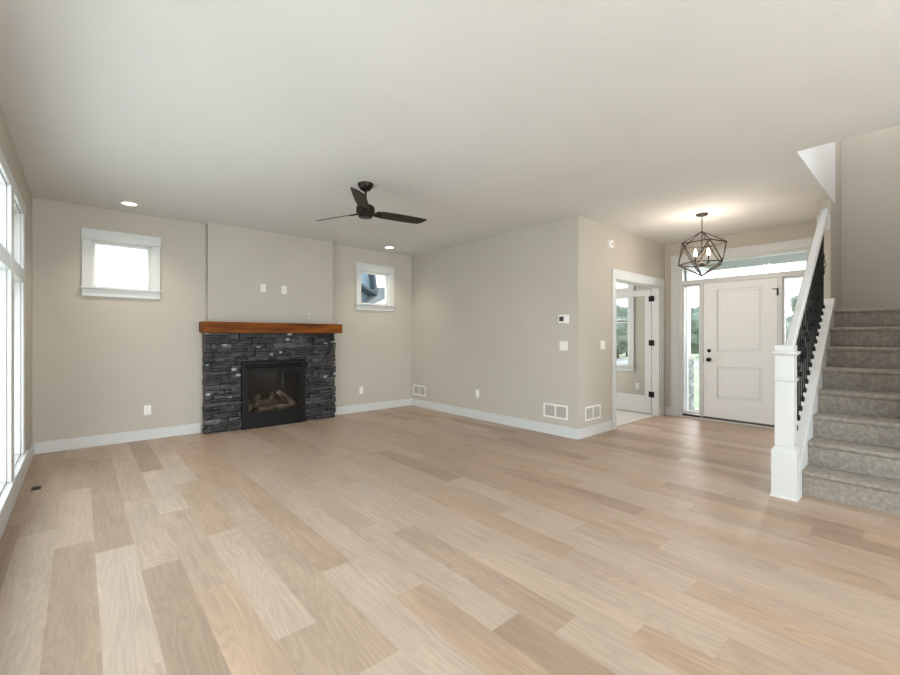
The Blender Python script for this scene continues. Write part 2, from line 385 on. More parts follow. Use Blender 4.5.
wall('wall_hall', 'y', YC, YC + .115, XR + .115, XD, -.012, H, [(DOX0, DOX1, -.012, DOZ)], m_wall, 'beige hall wall with the cased opening to the carpeted room')
FY0, FY1, FZ1 = 1.03, 2.66, 2.43
wall('wall_front', 'x', XD, XD + .15, SY1 + .14, YC - .115 + .115, -.012, H, [(FY0, FY1, -.012, FZ1)], m_wall, 'beige wall around the front door and its side windows')
wall('wall_upper_end', 'y', .72, .83, 6.36, XD, H, 5.3, [], m_wall, 'beige upper stairwell wall next to the landing corner')
wall('wall_stair_end', 'y', .72, .83, 6.045, XD, -.012, H, [], m_wall, 'beige wall stub where the stair handrail ends')
wall('wall_rear', 'y', YR - .15, YR, XL, SX0 + .1, -.012, H, [(.1, 3.9, .1, 2.35)], m_wall, 'wall behind the camera with a wide glazed opening added for fill light')
wall('wall_side', 'x', SX0, SX0 + .1, YR, SY0 - .1, -.012, H, [], m_wall, 'wall behind the camera beside the stairs')
# office shell
OW = (3.60, 4.72, .74, 2.36)
wall('wall_office_front', 'x', OX, OX + .15, YC - .01, OY, -.3, H, [OW], m_wall, 'olive-beige office wall with the window seen through the glass door')
wall('wall_office_back', 'y', OY, OY + .12, XR + .115, OX + .15, -.012, H, [(5.4, 7.0, .8, 2.3)], m_wall, 'far wall of the carpeted room')  # unseen opening added for the fill lamp behind it
wall('wall_office_return', 'y', YC - .175, YC - .01, XD + .15, OX + .12, -.3, H, [], m_siding, 'grey siding return wall beside the porch seen through the left side window')
struct(MB().box(XD + .089, XD + .185, 2.612, 2.685, -.04, 2.44).build('wall_entry_cladding', m_siding, smooth=False), 'narrow grey siding strip outside the left side window of the front door', 'wall')
struct(MB().box(XD + .186, XD + .27, 2.60, 2.685, -.3, 2.44).build('trim_corner', m_white, smooth=False), 'white corner board on the porch side wall', 'trim')

# ------------------------------------------------------------------ baseboards
def baseboard(name, pts, label):
    """pts: list of wall-face boxes (x0,x1,y0,y1)"""
    mb = MB()
    for p in pts: mb.box(*p, 0.0, .128)
    return struct(mb.build(name, m_white, bevel=.004), label, 'baseboard')
T = .014
baseboard('baseboard_left', [(XL, XL + T, YR + T, YB - T)], 'white baseboard below the tall windows')
baseboard('baseboard_back_left', [(XL, 1.185, YB - T, YB)], 'white baseboard left of the stone fireplace')
baseboard('baseboard_back_right', [(3.02, XR - T, YB - T, YB)], 'white baseboard right of the stone fireplace')
baseboard('baseboard_right', [(XR - T, XR, YC - T, YB)], 'white baseboard along the right wall up to the outside corner')
baseboard('baseboard_hall', [(XR, 5.40, YC - T, YC)], 'white baseboard between the outside corner and the cased opening')
baseboard('baseboard_front', [(XD - T, XD, 2.762, YC)], 'short white baseboard left of the front door')
baseboard('baseboard_office', [(OX - T, OX, YC + .12, OY)], 'white baseboard in the carpeted room')

# ------------------------------------------------------------------ left windows (one mulled unit: each bay a window)
n = 0
TC = .02
for i, (a, b) in enumerate(bays):
    n += 1
    wd = empty('window_%d' % n, (XL, (a + b) / 2, WZ0), ['tall stacked white window nearest the back corner', 'second tall stacked white window from the back corner',
        'third tall stacked white window from the back corner', 'fourth tall stacked white window from the back corner', 'fifth tall stacked white window from the back corner'][i], 'window', None, 'structure')
    X = XL
    # jamb liner + sash frames
    fr = MB()
    fr.box(X - .12, X, a, a + .012, WZ0, WZ1); fr.box(X - .12, X, b - .012, b, WZ0, WZ1); fr.box(X - .12, X, a, b, WZ1 - .012, WZ1); fr.box(X - .12, X, a, b, WZ0, WZ0 + .012)
    fr.build('window_frame', m_white, wd)
    MB().box(X - .12, X + TC, a - .005, b + .005, BAR0, BAR1).build('mullion', m_white, wd, bevel=.003)
    for z0, z1 in ((WZ0 + .012, BAR0), (BAR1, WZ1 - .012)):
        s = MB(); y0, y1 = a + .012, b - .012; q = .035
        s.box(X - .105, X - .07, y0, y0 + q, z0, z1); s.box(X - .105, X - .07, y1 - q, y1, z0, z1); s.box(X - .105, X - .07, y0 + q, y1 - q, z0, z0 + q); s.box(X - .105, X - .07, y0 + q, y1 - q, z1 - q, z1)
        so = s.build('sash', m_vinyl, wd, bevel=.003)
        MB().box(X - .091, X - .085, y0 + q, y1 - q, z0 + q, z1 - q).build('glass', m_glass, so)
mb = MB()
mb.box(XL, XL + TC, 5.12, 5.26, WZ0, WZ1)
for i in range(len(bays) - 1): mb.box(XL, XL + TC + .006, bays[i + 1][1], bays[i][0], WZ0, WZ1)
mb.box(XL, XL + TC, .56, .68, WZ0, WZ1); mb.box(XL, XL + TC + .002, .55, 5.27, WZ1, 2.405)
struct(mb.build('trim_1', m_white, bevel=.003), 'white casing boards around the tall left windows', 'trim')
mb = MB(); mb.box(XL - .12, XL + .04, .52, 5.30, WZ0 - .022, WZ0); mb.box(XL, XL + .016, .56, 5.26, WZ0 - .1, WZ0 - .022)
struct(mb.build('trim_2', m_white, bevel=.003), 'white sill below the tall left windows', 'trim')

# small back windows
for i, (x0, x1, z0, z1) in enumerate(BW):
    n += 1
    wd = empty('window_%d' % n, ((x0 + x1) / 2, YB, z0), ['small high window left of the fireplace showing white sky', 'small high window right of the fireplace showing a neighbouring roof'][i], 'window', None, 'structure')
    c = MB(); q = .09
    c.box(x0 - q, x0, YB - TC, YB, z0, z1); c.box(x1, x1 + q, YB - TC, YB, z0, z1)
    c.build('side_casing', m_white, wd, bevel=.003)
    MB().box(x0 - q - .006, x1 + q + .006, YB - TC - .004, YB, z1, z1 + .125).build('head_casing', m_white, wd, bevel=.003)
    MB().box(x0 - q - .012, x1 + q + .012, YB - .042, YB + .1, z0 - .018, z0).build('stool', m_white, wd, bevel=.003)
    MB().box(x0 - q, x1 + q, YB - .018, YB, z0 - .105, z0 - .018).build('apron', m_white, wd, bevel=.003)
    f = MB()
    for p in ((x0, x0 + .012, YB, YB + .13, z0, z1), (x1 - .012, x1, YB, YB + .13, z0, z1), (x0, x1, YB, YB + .13, z1 - .012, z1)): f.box(*p)
    f.build('window_frame', m_white, wd)
    s = MB(); y0, y1, e = YB + .06, YB + .10, .022; a, b, zz0, zz1 = x0 + .012, x1 - .012, z0, z1 - .012
    s.box(a, a + e, y0, y1, zz0, zz1); s.box(b - e, b, y0, y1, zz0, zz1); s.box(a + e, b - e, y0, y1, zz0, zz0 + e); s.box(a + e, b - e, y0, y1, zz1 - e, zz1)
    so = s.build('sash', m_vinyl, wd, bevel=.003)
    MB().box(a + e, b - e, YB + .092, YB + .098, zz0 + e, zz1 - e).build('glass', m_glass, so)

# office window
n += 1
wd = empty('window_%d' % n, (OX, (OW[0] + OW[1]) / 2, OW[2]), 'white double-hung window with transom seen through the open glass door', 'window', None, 'structure')
y0, y1, z0, z1 = OW
c = MB(); c.box(OX - TC, OX, y0 - .1, y0, z0, z1); c.box(OX - TC, OX, y1, y1 + .1, z0, z1); c.box(OX - TC, OX, y0 - .11, y1 + .11, z1, z1 + .12); c.build('casing', m_white, wd, bevel=.003)
MB().box(OX - .045, OX + .1, y0 - .115, y1 + .115, z0 - .02, z0).box(OX - .018, OX, y0 - .1, y1 + .1, z0 - .1, z0 - .02).build('sill', m_white, wd, bevel=.003)
MB().box(OX - .005, OX + .12, y0, y1, 2.0, 2.11).build('mullion', m_white, wd, bevel=.003)
for a, b in ((z0, 1.56), (1.53, 2.0), (2.11, z1)):
    s = MB(); e = .045; s.box(OX + .05, OX + .09, y0, y0 + e, a, b); s.box(OX + .05, OX + .09, y1 - e, y1, a, b); s.box(OX + .05, OX + .09, y0 + e, y1 - e, a, a + e); s.box(OX + .05, OX + .09, y0 + e, y1 - e, b - e, b)
    so = s.build('sash', m_vinyl, wd, bevel=.003); MB().box(OX + .068, OX + .074, y0 + e, y1 - e, a + e, b - e).build('glass', m_glass, so)

# unseen glazing behind the camera, added to let in fill light
n += 1
wd = empty('window_%d' % n, (2.0, YR - .1, .1), 'unseen wide glazed door unit added behind the camera for fill light', 'window', None, 'structure')
f = MB()
for x in (.1, 1.33, 2.6, 3.84): f.box(x, x + .06, YR - .12, YR - .06, .1, 2.35)
f.box(.16, 3.84, YR - .12, YR - .06, .1, .2); f.box(.16, 3.84, YR - .12, YR - .06, 2.28, 2.35)
f.build('window_frame', m_vinyl, wd)
for a, b in ((.16, 1.33), (1.39, 2.6), (2.66, 3.84)): MB().box(a, b, YR - .095, YR - .088, .2, 2.28).build('glass', m_glass, wd)

# ------------------------------------------------------------------ front door unit
D = XD
d1 = empty('door_1', (D, 1.85, 0), 'white two-panel front door with black knob and deadbolt between two glass side windows', 'door', None, 'structure')
c = MB()
c.box(D - TC, D, 2.655, 2.762, 0, FZ1); c.box(D - TC, D, .93, 1.035, 0, FZ1); c.box(D - TC - .003, D, .925, 2.768, FZ1 - .01, 2.545)
c.build('casing', m_white, d1, bevel=.003)
# frame posts
f = MB()
DY0, DY1 = 1.392, 2.298     # door leaf
DZ1 = 2.062
f.box(D, D + .088, 2.60, 2.66, .0, FZ1); f.box(D, D + .13, 1.03, 1.09, 0, FZ1); f.box(D, D + .13, 1.09, 2.60, 2.385, FZ1)
f.box(D, D + .13, DY1 + .003, DY1 + .052, .03, DZ1 + .01); f.box(D, D + .13, DY0 - .052, DY0 - .003, .03, DZ1 + .01)
f.box(D, D + .13, 1.09, 2.60, DZ1 + .003, DZ1 + .075)
f.build('door_frame', m_white, d1, bevel=.003)
s = MB()
for a, b in ((1.09, DY0 - .052), (DY1 + .052, 2.60)):
    e = .022; s.box(D + .04, D + .08, a, a + e, .06, DZ1); s.box(D + .04, D + .08, b - e, b, .06, DZ1); s.box(D + .04, D + .08, a + e, b - e, .06, .06 + e * 2); s.box(D + .04, D + .08, a + e, b - e, DZ1 - e, DZ1)
s.build('side_window_sash', m_vinyl, d1, bevel=.003)
for a, b in ((1.112, DY0 - .074), (DY1 + .074, 2.578)): MB().box(D + .057, D + .063, a, b, .104, DZ1 - .022).build('side_glass', m_glass, d1)
MB().box(D + .057, D + .063, 1.09, 2.60, DZ1 + .075, 2.385).build('transom_glass', m_glass, d1)
MB().box(D - .02, D + .16, 1.03, 2.66, 0, .022).build('sill_plate', m_white, d1, bevel=.003)
MB().box(D + .0, D + .13, 1.09, 2.60, .022, .05).build('threshold', m_thresh, d1, bevel=.003)
# leaf with raised panels
lf = MB(); X0_, X1_ = D + .006, D + .05
py0, py1 = 1.553, 2.116
zones = [(.345, .815), (1.038, 1.962)]
ys = [DY0, py0, py1, DY1]; zs = [.055, .345, .815, 1.038, 1.962, DZ1]
lf.box(X0_, X1_, DY0, py0, .055, DZ1); lf.box(X0_, X1_, py1, DY1, .055, DZ1)
lf.box(X0_, X1_, py0, py1, .055, .345); lf.box(X0_, X1_, py0, py1, .815, 1.038); lf.box(X0_, X1_, py0, py1, 1.962, DZ1)
lo = lf.build('door_leaf', m_door, d1, smooth=False)
for z0, z1 in zones:
    p = MB(); p.box(X0_ + .011, X1_ - .005, py0, py1, z0, z1); p.box(X0_ + .002, X1_ - .006, py0 + .035, py1 - .035, z0 + .035, z1 - .035)
    p.build('raised_panel', m_door, lo, bevel=.008)
for z, r, nm in ((1.048, .026, 'deadbolt'), (.915, .03, 'door_knob')):
    kk = MB(); kk.lathe([(r, 0), (r, -.006), (r * .8, -.012)] if nm == 'deadbolt' else [(r, 0), (r, -.006), (.011, -.01), (.011, -.03), (.024, -.036), (.029, -.05), (.024, -.064), (.008, -.07)], (X0_, 2.222, z), 20, 'x')
    if nm == 'deadbolt': kk.box(X0_ - .028, X0_ - .01, 2.218, 2.226, z - .016, z + .016)
    kk.build(nm, m_black, lo)
MB().box(X0_ - .002, X0_ + .01, DY1 - .001, DY1 + .004, .88, .95).build('strike', m_black, lo)
for z in (.25, 1.08, 1.87):
    h_ = MB(); h_.tube((D - .006, DY0 - .004, z - .05), (D - .006, DY0 - .004, z + .05), .008); h_.box(D - .002, D + .008, DY0 - .004, DY0 + .008, z - .05, z + .05)
    if z > 1.8: h_.box(D - .004, D + .002, DY0, DY0 + .055, z + .035, z + .047)
    h_.build('hinge', m_black, lo)

# ------------------------------------------------------------------ office opening: casing + open glass door
d2 = empty('door_2', (6.2, YC, 0), 'white cased opening with an open full-glass door swung into the carpeted room', 'door', None, 'structure')
c = MB(); c.box(DOX0 - .09, DOX0, YC - TC, YC, 0, DOZ); c.box(DOX1 + .008, DOX1 + .125, YC - TC, YC, 0, DOZ); c.box(DOX0 - .095, DOX1 + .13, YC - TC - .003, YC, DOZ, DOZ + .135)
c.build('casing', m_white, d2, bevel=.003)
j = MB(); j.box(DOX0 - .005, DOX0 + .012, YC, YC + .116, 0, DOZ); j.box(DOX1 - .012, DOX1 + .005, YC, YC + .116, 0, DOZ); j.box(DOX0 - .005, DOX1 + .005, YC, YC + .116, DOZ - .012, DOZ + .004)
j.build('jamb', m_white, d2, bevel=.002)
lx0, lx1, ly0, ly1, lz0, lz1 = DOX1 - .003, DOX1 + .035, YC + .128, YC + .128 + .70, .02, 2.02
l = MB(); st = .10
l.box(lx0, lx1, ly0, ly0 + st, lz0, lz1); l.box(lx0, lx1, ly1 - st, ly1, lz0, lz1); l.box(lx0, lx1, ly0 + st, ly1 - st, lz0, .30); l.box(lx0, lx1, ly0 + st, ly1 - st, 1.925, lz1)
leaf = l.build('door_leaf', m_white, d2, bevel=.003)
MB().box(lx0 + .014, lx0 + .02, ly0 + st, ly1 - st, .30, 1.925).build('glass', m_glass, leaf)
MB().lathe([(.026, 0), (.026, -.006), (.01, -.01), (.01, -.035), (.024, -.04), (.028, -.05), (.02, -.062)], (lx0, ly1 - .06, .96), 18, 'x').build('door_knob', m_black, leaf)
for z in (.33, 1.16, 1.87):
    MB().box(lx0 - .017, lx0 - .009, YC + .075, YC + .118, z - .045, z + .045).tube((lx0 - .012, YC + .121, z - .045), (lx0 - .012, YC + .121, z + .045), .009).box(lx0 - .004, lx0, YC + .124, YC + .165, z - .045, z + .045).build('hinge', m_black, d2)

# ------------------------------------------------------------------ fireplace
FP = empty('fireplace', (2.1, 6.2, 0), 'black ledge-stone gas fireplace with a reddish-brown wooden mantel shelf', 'fireplace')
def stones():
    bm = bmesh.new(); col = bm.loops.layers.float_color.new('tone'); r = random.Random(5)
    SX_0, SX_1, SF = 1.205, 2.995, 6.145
    ox0, ox1, oz = 1.635, 2.515, .915
    def stone(x0, x1, y0, y1, z0, z1, face):
        # irregular block, subdivided front
        g = .0035; x0 += g; x1 -= g; z0 += g; z1 -= g
        t = r.uniform(.55, 1.5); base = srgb(55, 53, 53)
        c = [base[0] * t, base[1] * t, base[2] * t * r.uniform(.95, 1.08)]
        if r.random() < .15: c = [v * 1.7 for v in c]
        pale = r.random() < .10
        nx = max(2, int((x1 - x0) / .05)) ; nz = 2
        sk0, sk1 = r.uniform(-.012, .012), r.uniform(-.012, .012)
        tz0, tz1, tz2, tz3 = [r.uniform(-.004, .004) for _ in range(4)]
        F = []; 
        for iz in range(nz + 1):
            row = []
            for ix in range(nx + 1):
                u, v = ix / nx, iz / nz
                x = x0 + (x1 - x0) * u + (sk0 * (v - .5) if ix == 0 else 0) + (sk1 * (v - .5) if ix == nx else 0)
                z = z0 + (z1 - z0) * v + ((tz0 * (1 - u) + tz1 * u) if iz == 0 else 0) + ((tz2 * (1 - u) + tz3 * u) if iz == nz else 0)
                edge = (ix in (0, nx)) + (iz in (0, nz))
                y = y0 + r.uniform(-.006, .008) + .006 * edge
                row.append(bm.verts.new((x, y, z)))
            F.append(row)
        Bk = [bm.verts.new((x0, y1, z0)), bm.verts.new((x1, y1, z0)), bm.verts.new((x1, y1, z1)), bm.verts.new((x0, y1, z1))]
        fs = []
        for iz in range(nz):
            for ix in range(nx): fs.append(bm.faces.new([F[iz][ix], F[iz][ix + 1], F[iz + 1][ix + 1], F[iz + 1][ix]]))
        pf = r.choice(fs) if pale else None
        fs.append(bm.faces.new([Bk[0], Bk[1]] + F[0][::-1])); fs.append(bm.faces.new([Bk[3], Bk[2]][::-1] + F[nz]))
        fs.append(bm.faces.new([Bk[3], Bk[0]] + [F[i][0] for i in range(nz + 1)])); fs.append(bm.faces.new([Bk[1], Bk[2]] + [F[i][nx] for i in range(nz, -1, -1)]))
        fs.append(bm.faces.new(Bk))
        for f in fs:
            cc = srgb(160, 161, 163) if f is pf else c
            for lp in f.loops: lp[col] = (*cc, 1)
    z = 0.0
    while z < 1.305:
        h = r.uniform(.042, .078)
        if z + h > 1.28: h = 1.312 - z
        x = SX_0 - r.uniform(0, .012)
        while x < SX_1 - .01:
            ln = r.uniform(.07, .32)
            if x + ln > SX_1 - .06: ln = SX_1 + r.uniform(0, .012) - x
            x1 = x + ln
            yy = SF + r.uniform(-.03, .014)
            if h > .055 and r.random() < .3 and ln > .1:
                segs = [(x, x1, z, z + h / 2), (x, x1, z + h / 2, z + h)]
            else: segs = [(x, x1, z, z + h)]
            for a, b, c0, c1 in segs:
                yq = yy + r.uniform(-.008, .008)
                if c0 < oz - .004:
                    parts = []
                    if c1 > oz: c0 = max(c0, c0)
                    if a < ox0: parts.append((a, min(b, ox0)))
                    if b > ox1: parts.append((max(a, ox1), b))
                    for p0, p1 in parts:
                        if p1 - p0 > .012: stone(p0, p1, yq, 6.30, c0, c1, 0)
                    if c1 > oz + .01 and not (b <= ox0 or a >= ox1): stone(max(a, ox0), min(b, ox1), yq, 6.30, oz, c1, 0)
                else: stone(a, b, yq, 6.30, c0, c1, 0)
            x = x1
        z += h
    bmesh.ops.recalc_face_normals(bm, faces=bm.faces)
    o0 = ORG['fireplace']
    for v in bm.verts: v.co -= o0
    me = bpy.data.meshes.new('stone_surround'); bm.to_mesh(me); bm.free(); me.materials.append(m_stone)
    o = bpy.data.objects.new('stone_surround', me); C.objects.link(o); o.parent = FP
    md = o.modifiers.new('bevel', 'BEVEL'); md.width = .003; md.segments = 1; md.limit_method = 'ANGLE'; md.angle_limit = R(50)
    # mortar core
    MB().box(1.215, ox0 + .004, 6.185, 6.318, 0, 1.309).box(ox1 - .004, 2.985, 6.185, 6.318, 0, 1.309).box(ox0, ox1, 6.185, 6.318, oz, 1.309).build('mortar_core', m_mortar, FP)
stones()
mt = MB().box(1.165, 3.04, 5.99, YB, 1.312, 1.45)
bmesh.ops.subdivide_edges(mt.bm, edges=mt.bm.edges, cuts=6, use_grid_fill=True)
for v in mt.bm.verts: v.co += Vector((0, noise.noise(v.co * 6) * .004, noise.noise(v.co * 5 + Vector((9, 0, 0))) * .003))
tag(mt.build('mantel_shelf', m_mantel, FP, bevel=.005), 'thick reddish-brown wooden mantel beam')
fb = MB()   # metal face frame
fx0, fx1, fy, fz1 = 1.637, 2.513, 6.125, .912
gx0, gx1, gz0, gz1 = 1.70, 2.455, .205, .765
fb.box(fx0, gx0, fy, fy + .05, 0.0, fz1); fb.box(gx1, fx1, fy, fy + .05, 0.0, fz1); fb.box(gx0, gx1, fy, fy + .05, gz1 + .03, fz1); fb.box(gx0, gx1, fy, fy + .05, 0.0, gz0 - .035)
face = fb.build('metal_face', m_black, FP, bevel=.004)
lv = MB()
for zz in (.855, .822): lv.hexa([(gx0 - .02, fy - .022, zz), (gx1 + .02, fy - .022, zz), (gx0 - .02, fy + .0, zz + .012), (gx1 + .02, fy + .0, zz + .012), (gx0 - .02, fy - .022, zz + .006), (gx1 + .02, fy - .022, zz + .006), (gx0 - .02, fy, zz + .02), (gx1 + .02, fy, zz + .02)])
lv.build('louver', m_black, face)
MB().box(fx0 + .02, fx1 - .02, fy - .008, fy, .012, .022).build('lower_lip', m_black, face)
gf = MB(); e = .02
gf.box(gx0 - .001, gx1 + .001, fy + .012, fy + .03, gz1, gz1 + .031); gf.box(gx0 - .001, gx1 + .001, fy + .012, fy + .03, gz0 - .036, gz0); gf.box(gx0, gx0 + e, fy + .012, fy + .03, gz0, gz1); gf.box(gx1 - e, gx1, fy + .012, fy + .03, gz0, gz1)
gfo = gf.build('glass_frame', m_black, FP, bevel=.002)
MB().box(gx0 + e, gx1 - e, fy + .02, fy + .024, gz0, gz1).build('glass', m_fglass, gfo)
ib = MB()  # firebox interior
ib.box(1.66, 2.49, 6.50, 6.52, .10, .88); ib.box(1.66, 1.68, 6.18, 6.50, .17, .86); ib.box(2.47, 2.49, 6.18, 6.50, .17, .86); ib.box(1.66, 2.49, 6.18, 6.50, .86, .88); ib.box(1.66, 2.49, 6.18, 6.50, .10, .17)
ib.build('firebox', m_soot, FP, smooth=False)
eb = MB().box(1.72, 2.43, 6.19, 6.46, .17, .205)
bmesh.ops.subdivide_edges(eb.bm, edges=eb.bm.edges, cuts=14, use_grid_fill=True)
for v in eb.bm.verts:
    if v.co.z > .18: v.co.z += abs(noise.noise(v.co * 25)) * .04
eb.build('ember_bed', m_ember, FP)
def logm(a, b, r0, r1, seed):
    m = MB(); a, b = Vector(a), Vector(b); d = b - a; u = d.normalized().orthogonal().normalized(); v = d.normalized().cross(u); n_, s_ = 14, 12; rings = []
    for i in range(s_ + 1):
        t = i / s_; rr = r0 + (r1 - r0) * t
        c = a + d * t + Vector((0, 0, math.sin(t * 3.1) * .012)); ring = []
        for j_ in range(n_):
            an = 2 * math.pi * j_ / n_; p = u * math.cos(an) + v * math.sin(an)
            ring.append(m.bm.verts.new(c + p * rr * (1 + .22 * noise.noise(Vector((math.cos(an) * 1.5 + seed, math.sin(an) * 1.5, t * 5))))))
        rings.append(ring)
    for p, q in zip(rings, rings[1:]):
        for j_ in range(n_): m.bm.faces.new([p[j_], p[(j_ + 1) % n_], q[(j_ + 1) % n_], q[j_]])
    m.bm.faces.new(rings[0][::-1]); m.bm.faces.new(rings[-1])
    return m
for i, a in enumerate([((1.78, 6.40, .29), (2.40, 6.42, .29), .055, .05), ((1.74, 6.24, .23), (1.93, 6.38, .42), .042, .034), ((1.88, 6.28, .235), (2.32, 6.25, .24), .042, .036),
                       ((2.03, 6.24, .26), (2.13, 6.40, .42), .032, .03), ((2.40, 6.25, .235), (2.20, 6.40, .45), .045, .034)]):
    logm(*a, i * 7.3).build('gas_log', m_log, FP)

# ------------------------------------------------------------------ small wall fittings
def on_wall(face, pos, z, loc):
    """returns (empty loc, rotation) ; local frame: x = along wall, y = out of the wall, z = up"""
    pass
def plate_proto(kind):
    """built at origin, lying on plane y=0 and protruding to -y"""
    root = empty(kind, (0, 0, 0), None, None)
    if kind == 'wall_outlet':
        MB().box(-.035, .035, -.006, 0, 0, .115).build('cover_plate', m_plastic, root, bevel=.003)
        for z in (.024, .066):
            o = MB().box(-.017, .017, -.009, -.005, z, z + .028).build('receptacle', m_plastic, root, bevel=.004)
            MB().box(-.008, -.0055, -.0095, -.0085, z + .011, z + .021).box(.0055, .008, -.0095, -.0085, z + .011, z + .021).build('slot', m_slot, o)
    elif kind == 'light_switch':
        MB().box(-.035, .035, -.006, 0, 0, .115).build('cover_plate', m_plastic, root, bevel=.003)
        MB().hexa([(-.016, -.012, .025), (.016, -.012, .025), (-.016, -.004, .025), (.016, -.004, .025), (-.016, -.007, .09), (.016, -.007, .09), (-.016, -.004, .09), (.016, -.004, .09)]).build('rocker', m_plastic, root, bevel=.002)
    elif kind == 'double_switch':
        MB().box(-.058, .058, -.006, 0, 0, .115).build('cover_plate', m_plastic, root, bevel=.003)
        for x in (-.023, .023):
            MB().hexa([(x - .016, -.012, .025), (x + .016, -.012, .025), (x - .016, -.004, .025), (x + .016, -.004, .025), (x - .016, -.007, .09), (x + .016, -.007, .09), (x - .016, -.004, .09), (x + .016, -.004, .09)]).build('rocker', m_plastic, root, bevel=.002)
    elif kind == 'cable_jack':
        MB().box(-.035, .035, -.006, 0, 0, .115).build('cover_plate', m_plastic, root, bevel=.003)
        MB().lathe([(.008, -.004), (.008, -.008), (.0048, -.009), (.0048, -.016)], (0, 0, .058), 12, 'y').build('coax_port', m_louver, root)
    return root
def place(root, loc, rz, label, cat, group=None):
    root.location = loc; root.rotation_euler = (0, 0, rz); tag(root, label, cat, group)
ORG_RESET = None
ol = plate_proto('wall_outlet')
place(ol, (.617, YB, .305), 0, 'white outlet low on the back wall left of the stone fireplace', 'outlet', 'wall outlets')
o2 = copy_tree(ol); place(o2, (3.548, YB, .305), 0, 'white outlet low on the back wall right of the stone fireplace', 'outlet', 'wall outlets')
o3 = copy_tree(ol); place(o3, (XR, 4.60, .33), R(-90), 'white outlet low on the right wall between the two floor-level vents', 'outlet', 'wall outlets')
o4 = copy_tree(ol); place(o4, (OX, 3.44, .33), R(-90), 'white outlet under the window of the carpeted room, seen through the door glass', 'outlet', 'wall outlets')
o5 = copy_tree(ol); place(o5, (1.935 , BY, 1.885), 0, 'left one of the two white plates above the mantel', 'outlet', 'wall outlets')
cj = plate_proto('cable_jack'); place(cj, (2.228, BY, 1.88), 0, 'right one of the two white plates above the mantel', 'cable jack')
ds = plate_proto('double_switch'); ds.name = 'light_switch'; ls = copy_tree(ds); place(ls, (5.168, YC, 1.09), 0, 'white light switch plate on the hall wall left of the cased opening', 'light switch')
place(ds, (XR, 3.065, 1.085), R(-90), 'wide white light switch plate directly below the thermostat', 'light switch')
sc_ = tag(MB().lathe([(.012, 0), (.012, -.003), (.008, -.005)], (2.60, BY, 1.60), 14, 'y').build('screw_cap', m_plastic), 'tiny white round cap on the wall just above the mantel, right side', 'wall cap')
# thermostat
th = empty('thermostat', (0, 0, 0), 'white thermostat with a dark square display on the right wall', 'thermostat')
MB().box(-.075, .075, -.022, 0, 0, .112).build('case', m_plastic, th, bevel=.006)
MB().box(-.056, .008, -.0235, -.021, .028, .088).build('display', m_slot, th)
MB().box(.03, .05, -.024, -.021, .03, .04).box(.03, .05, -.024, -.021, .055, .065).build('button', m_plastic, th, bevel=.002)
th.location = (XR, 3.06, 1.425); th.rotation_euler = (0, 0, R(-90))
# detector high on the hall wall
sm = empty('smoke_detector', (5.364, YC, 2.45), 'round white detector high on the hall wall above the light switch', 'smoke detector')
MB().lathe([(.068, 0), (.068, -.012), (.06, -.03), (.045, -.036)], (5.364, YC, 2.50), 28, 'y').build('housing', m_plastic, sm)
MB().lathe([(.02, -.036), (.02, -.04), (.015, -.042)], (5.364, YC, 2.50), 18, 'y').build('test_button', m_louver, sm)

# wall vents
def vent(w_, h_):
    r = empty('wall_vent', (0, 0, 0), None, None); hw = w_ / 2; e = .022
    MB().box(-hw, hw, -.008, 0, 0, e).box(-hw, hw, -.008, 0, h_ - e, h_).box(-hw, -hw + e, -.008, 0, e, h_ - e).box(hw - e, hw, -.008, 0, e, h_ - e).box(-.009, .009, -.008, 0, e, h_ - e).build('frame', m_plastic, r, bevel=.002)
    for x0, x1 in ((-hw + e, -.009), (.009, hw - e)):
        b = MB(); b.box(x0, x1, -.0015, 0, e, h_ - e)
        nl = 9
        for i in range(nl):
            z = e + (h_ - 2 * e) * (i + .5) / nl
            b.hexa([(x0, -.007, z - .006), (x1, -.007, z - .006), (x0, -.001, z + .003), (x1, -.001, z + .003), (x0, -.007, z - .0045), (x1, -.007, z - .0045), (x0, -.001, z + .0045), (x1, -.001, z + .0045)])
        b.build('louver_panel', m_louver, r)
    return r
v1 = vent(.365, .18); place(v1, (XR, 6.075, .205), R(-90), 'white wall vent in the far corner right of the fireplace', 'vent', 'wall vents')
v2 = copy_tree(v1); place(v2, (XR, 3.187, .213), R(-90), 'white wall vent on the right wall close to the outside corner, below the thermostat', 'vent', 'wall vents')
v3 = copy_tree(v1); place(v3, (4.925, YC, .20), 0, 'white wall vent on the hall wall just around the outside corner', 'vent', 'wall vents')
# brown floor outlet
fo = empty('floor_outlet', (-.274, 4.893, 0), 'small dark brown floor outlet cover near the left windows', 'floor outlet')
MB().box(-.304, -.246, 4.84, 4.945, 0.0, .004).build('cover_plate', m_bronze, fo, bevel=.002)
MB().lathe([(.02, .004), (.02, .006)], (-.274, 4.893, 0), 20).build('cap', m_black, fo)

# recessed lights
rl = empty('recessed_light', (0, 0, 0), None, None)
MB().lathe([(.088, 0), (.088, -.004), (.07, -.007), (.066, -.002), (.066, 0)], (0, 0, 0), 32).build('trim_ring', m_plastic, rl)
MB().lathe([(.065, 0), (.065, -.0035), (.04, -.005)], (0, 0, 0), 32).build('lens', m_lamp, rl)
def can(o, x, y, label):
    o.location = (x, y, H); tag(o, label, 'ceiling light', 'recessed ceiling lights')
    l = bpy.data.lights.new('can_lamp', 'SPOT'); l.energy = 50; l.spot_size = R(110); l.spot_blend = 1; l.color = (1, .9, .76); l.shadow_soft_size = .06
    q = bpy.data.objects.new('can_lamp', l); C.objects.link(q); q.location = (x, y, H - .02)
can(rl, .412, 5.90, 'lit recessed ceiling light above the left window of the back wall')
rb = copy_tree(rl); can(rb, 3.86, 5.94, 'lit recessed ceiling light near the right end of the back wall')

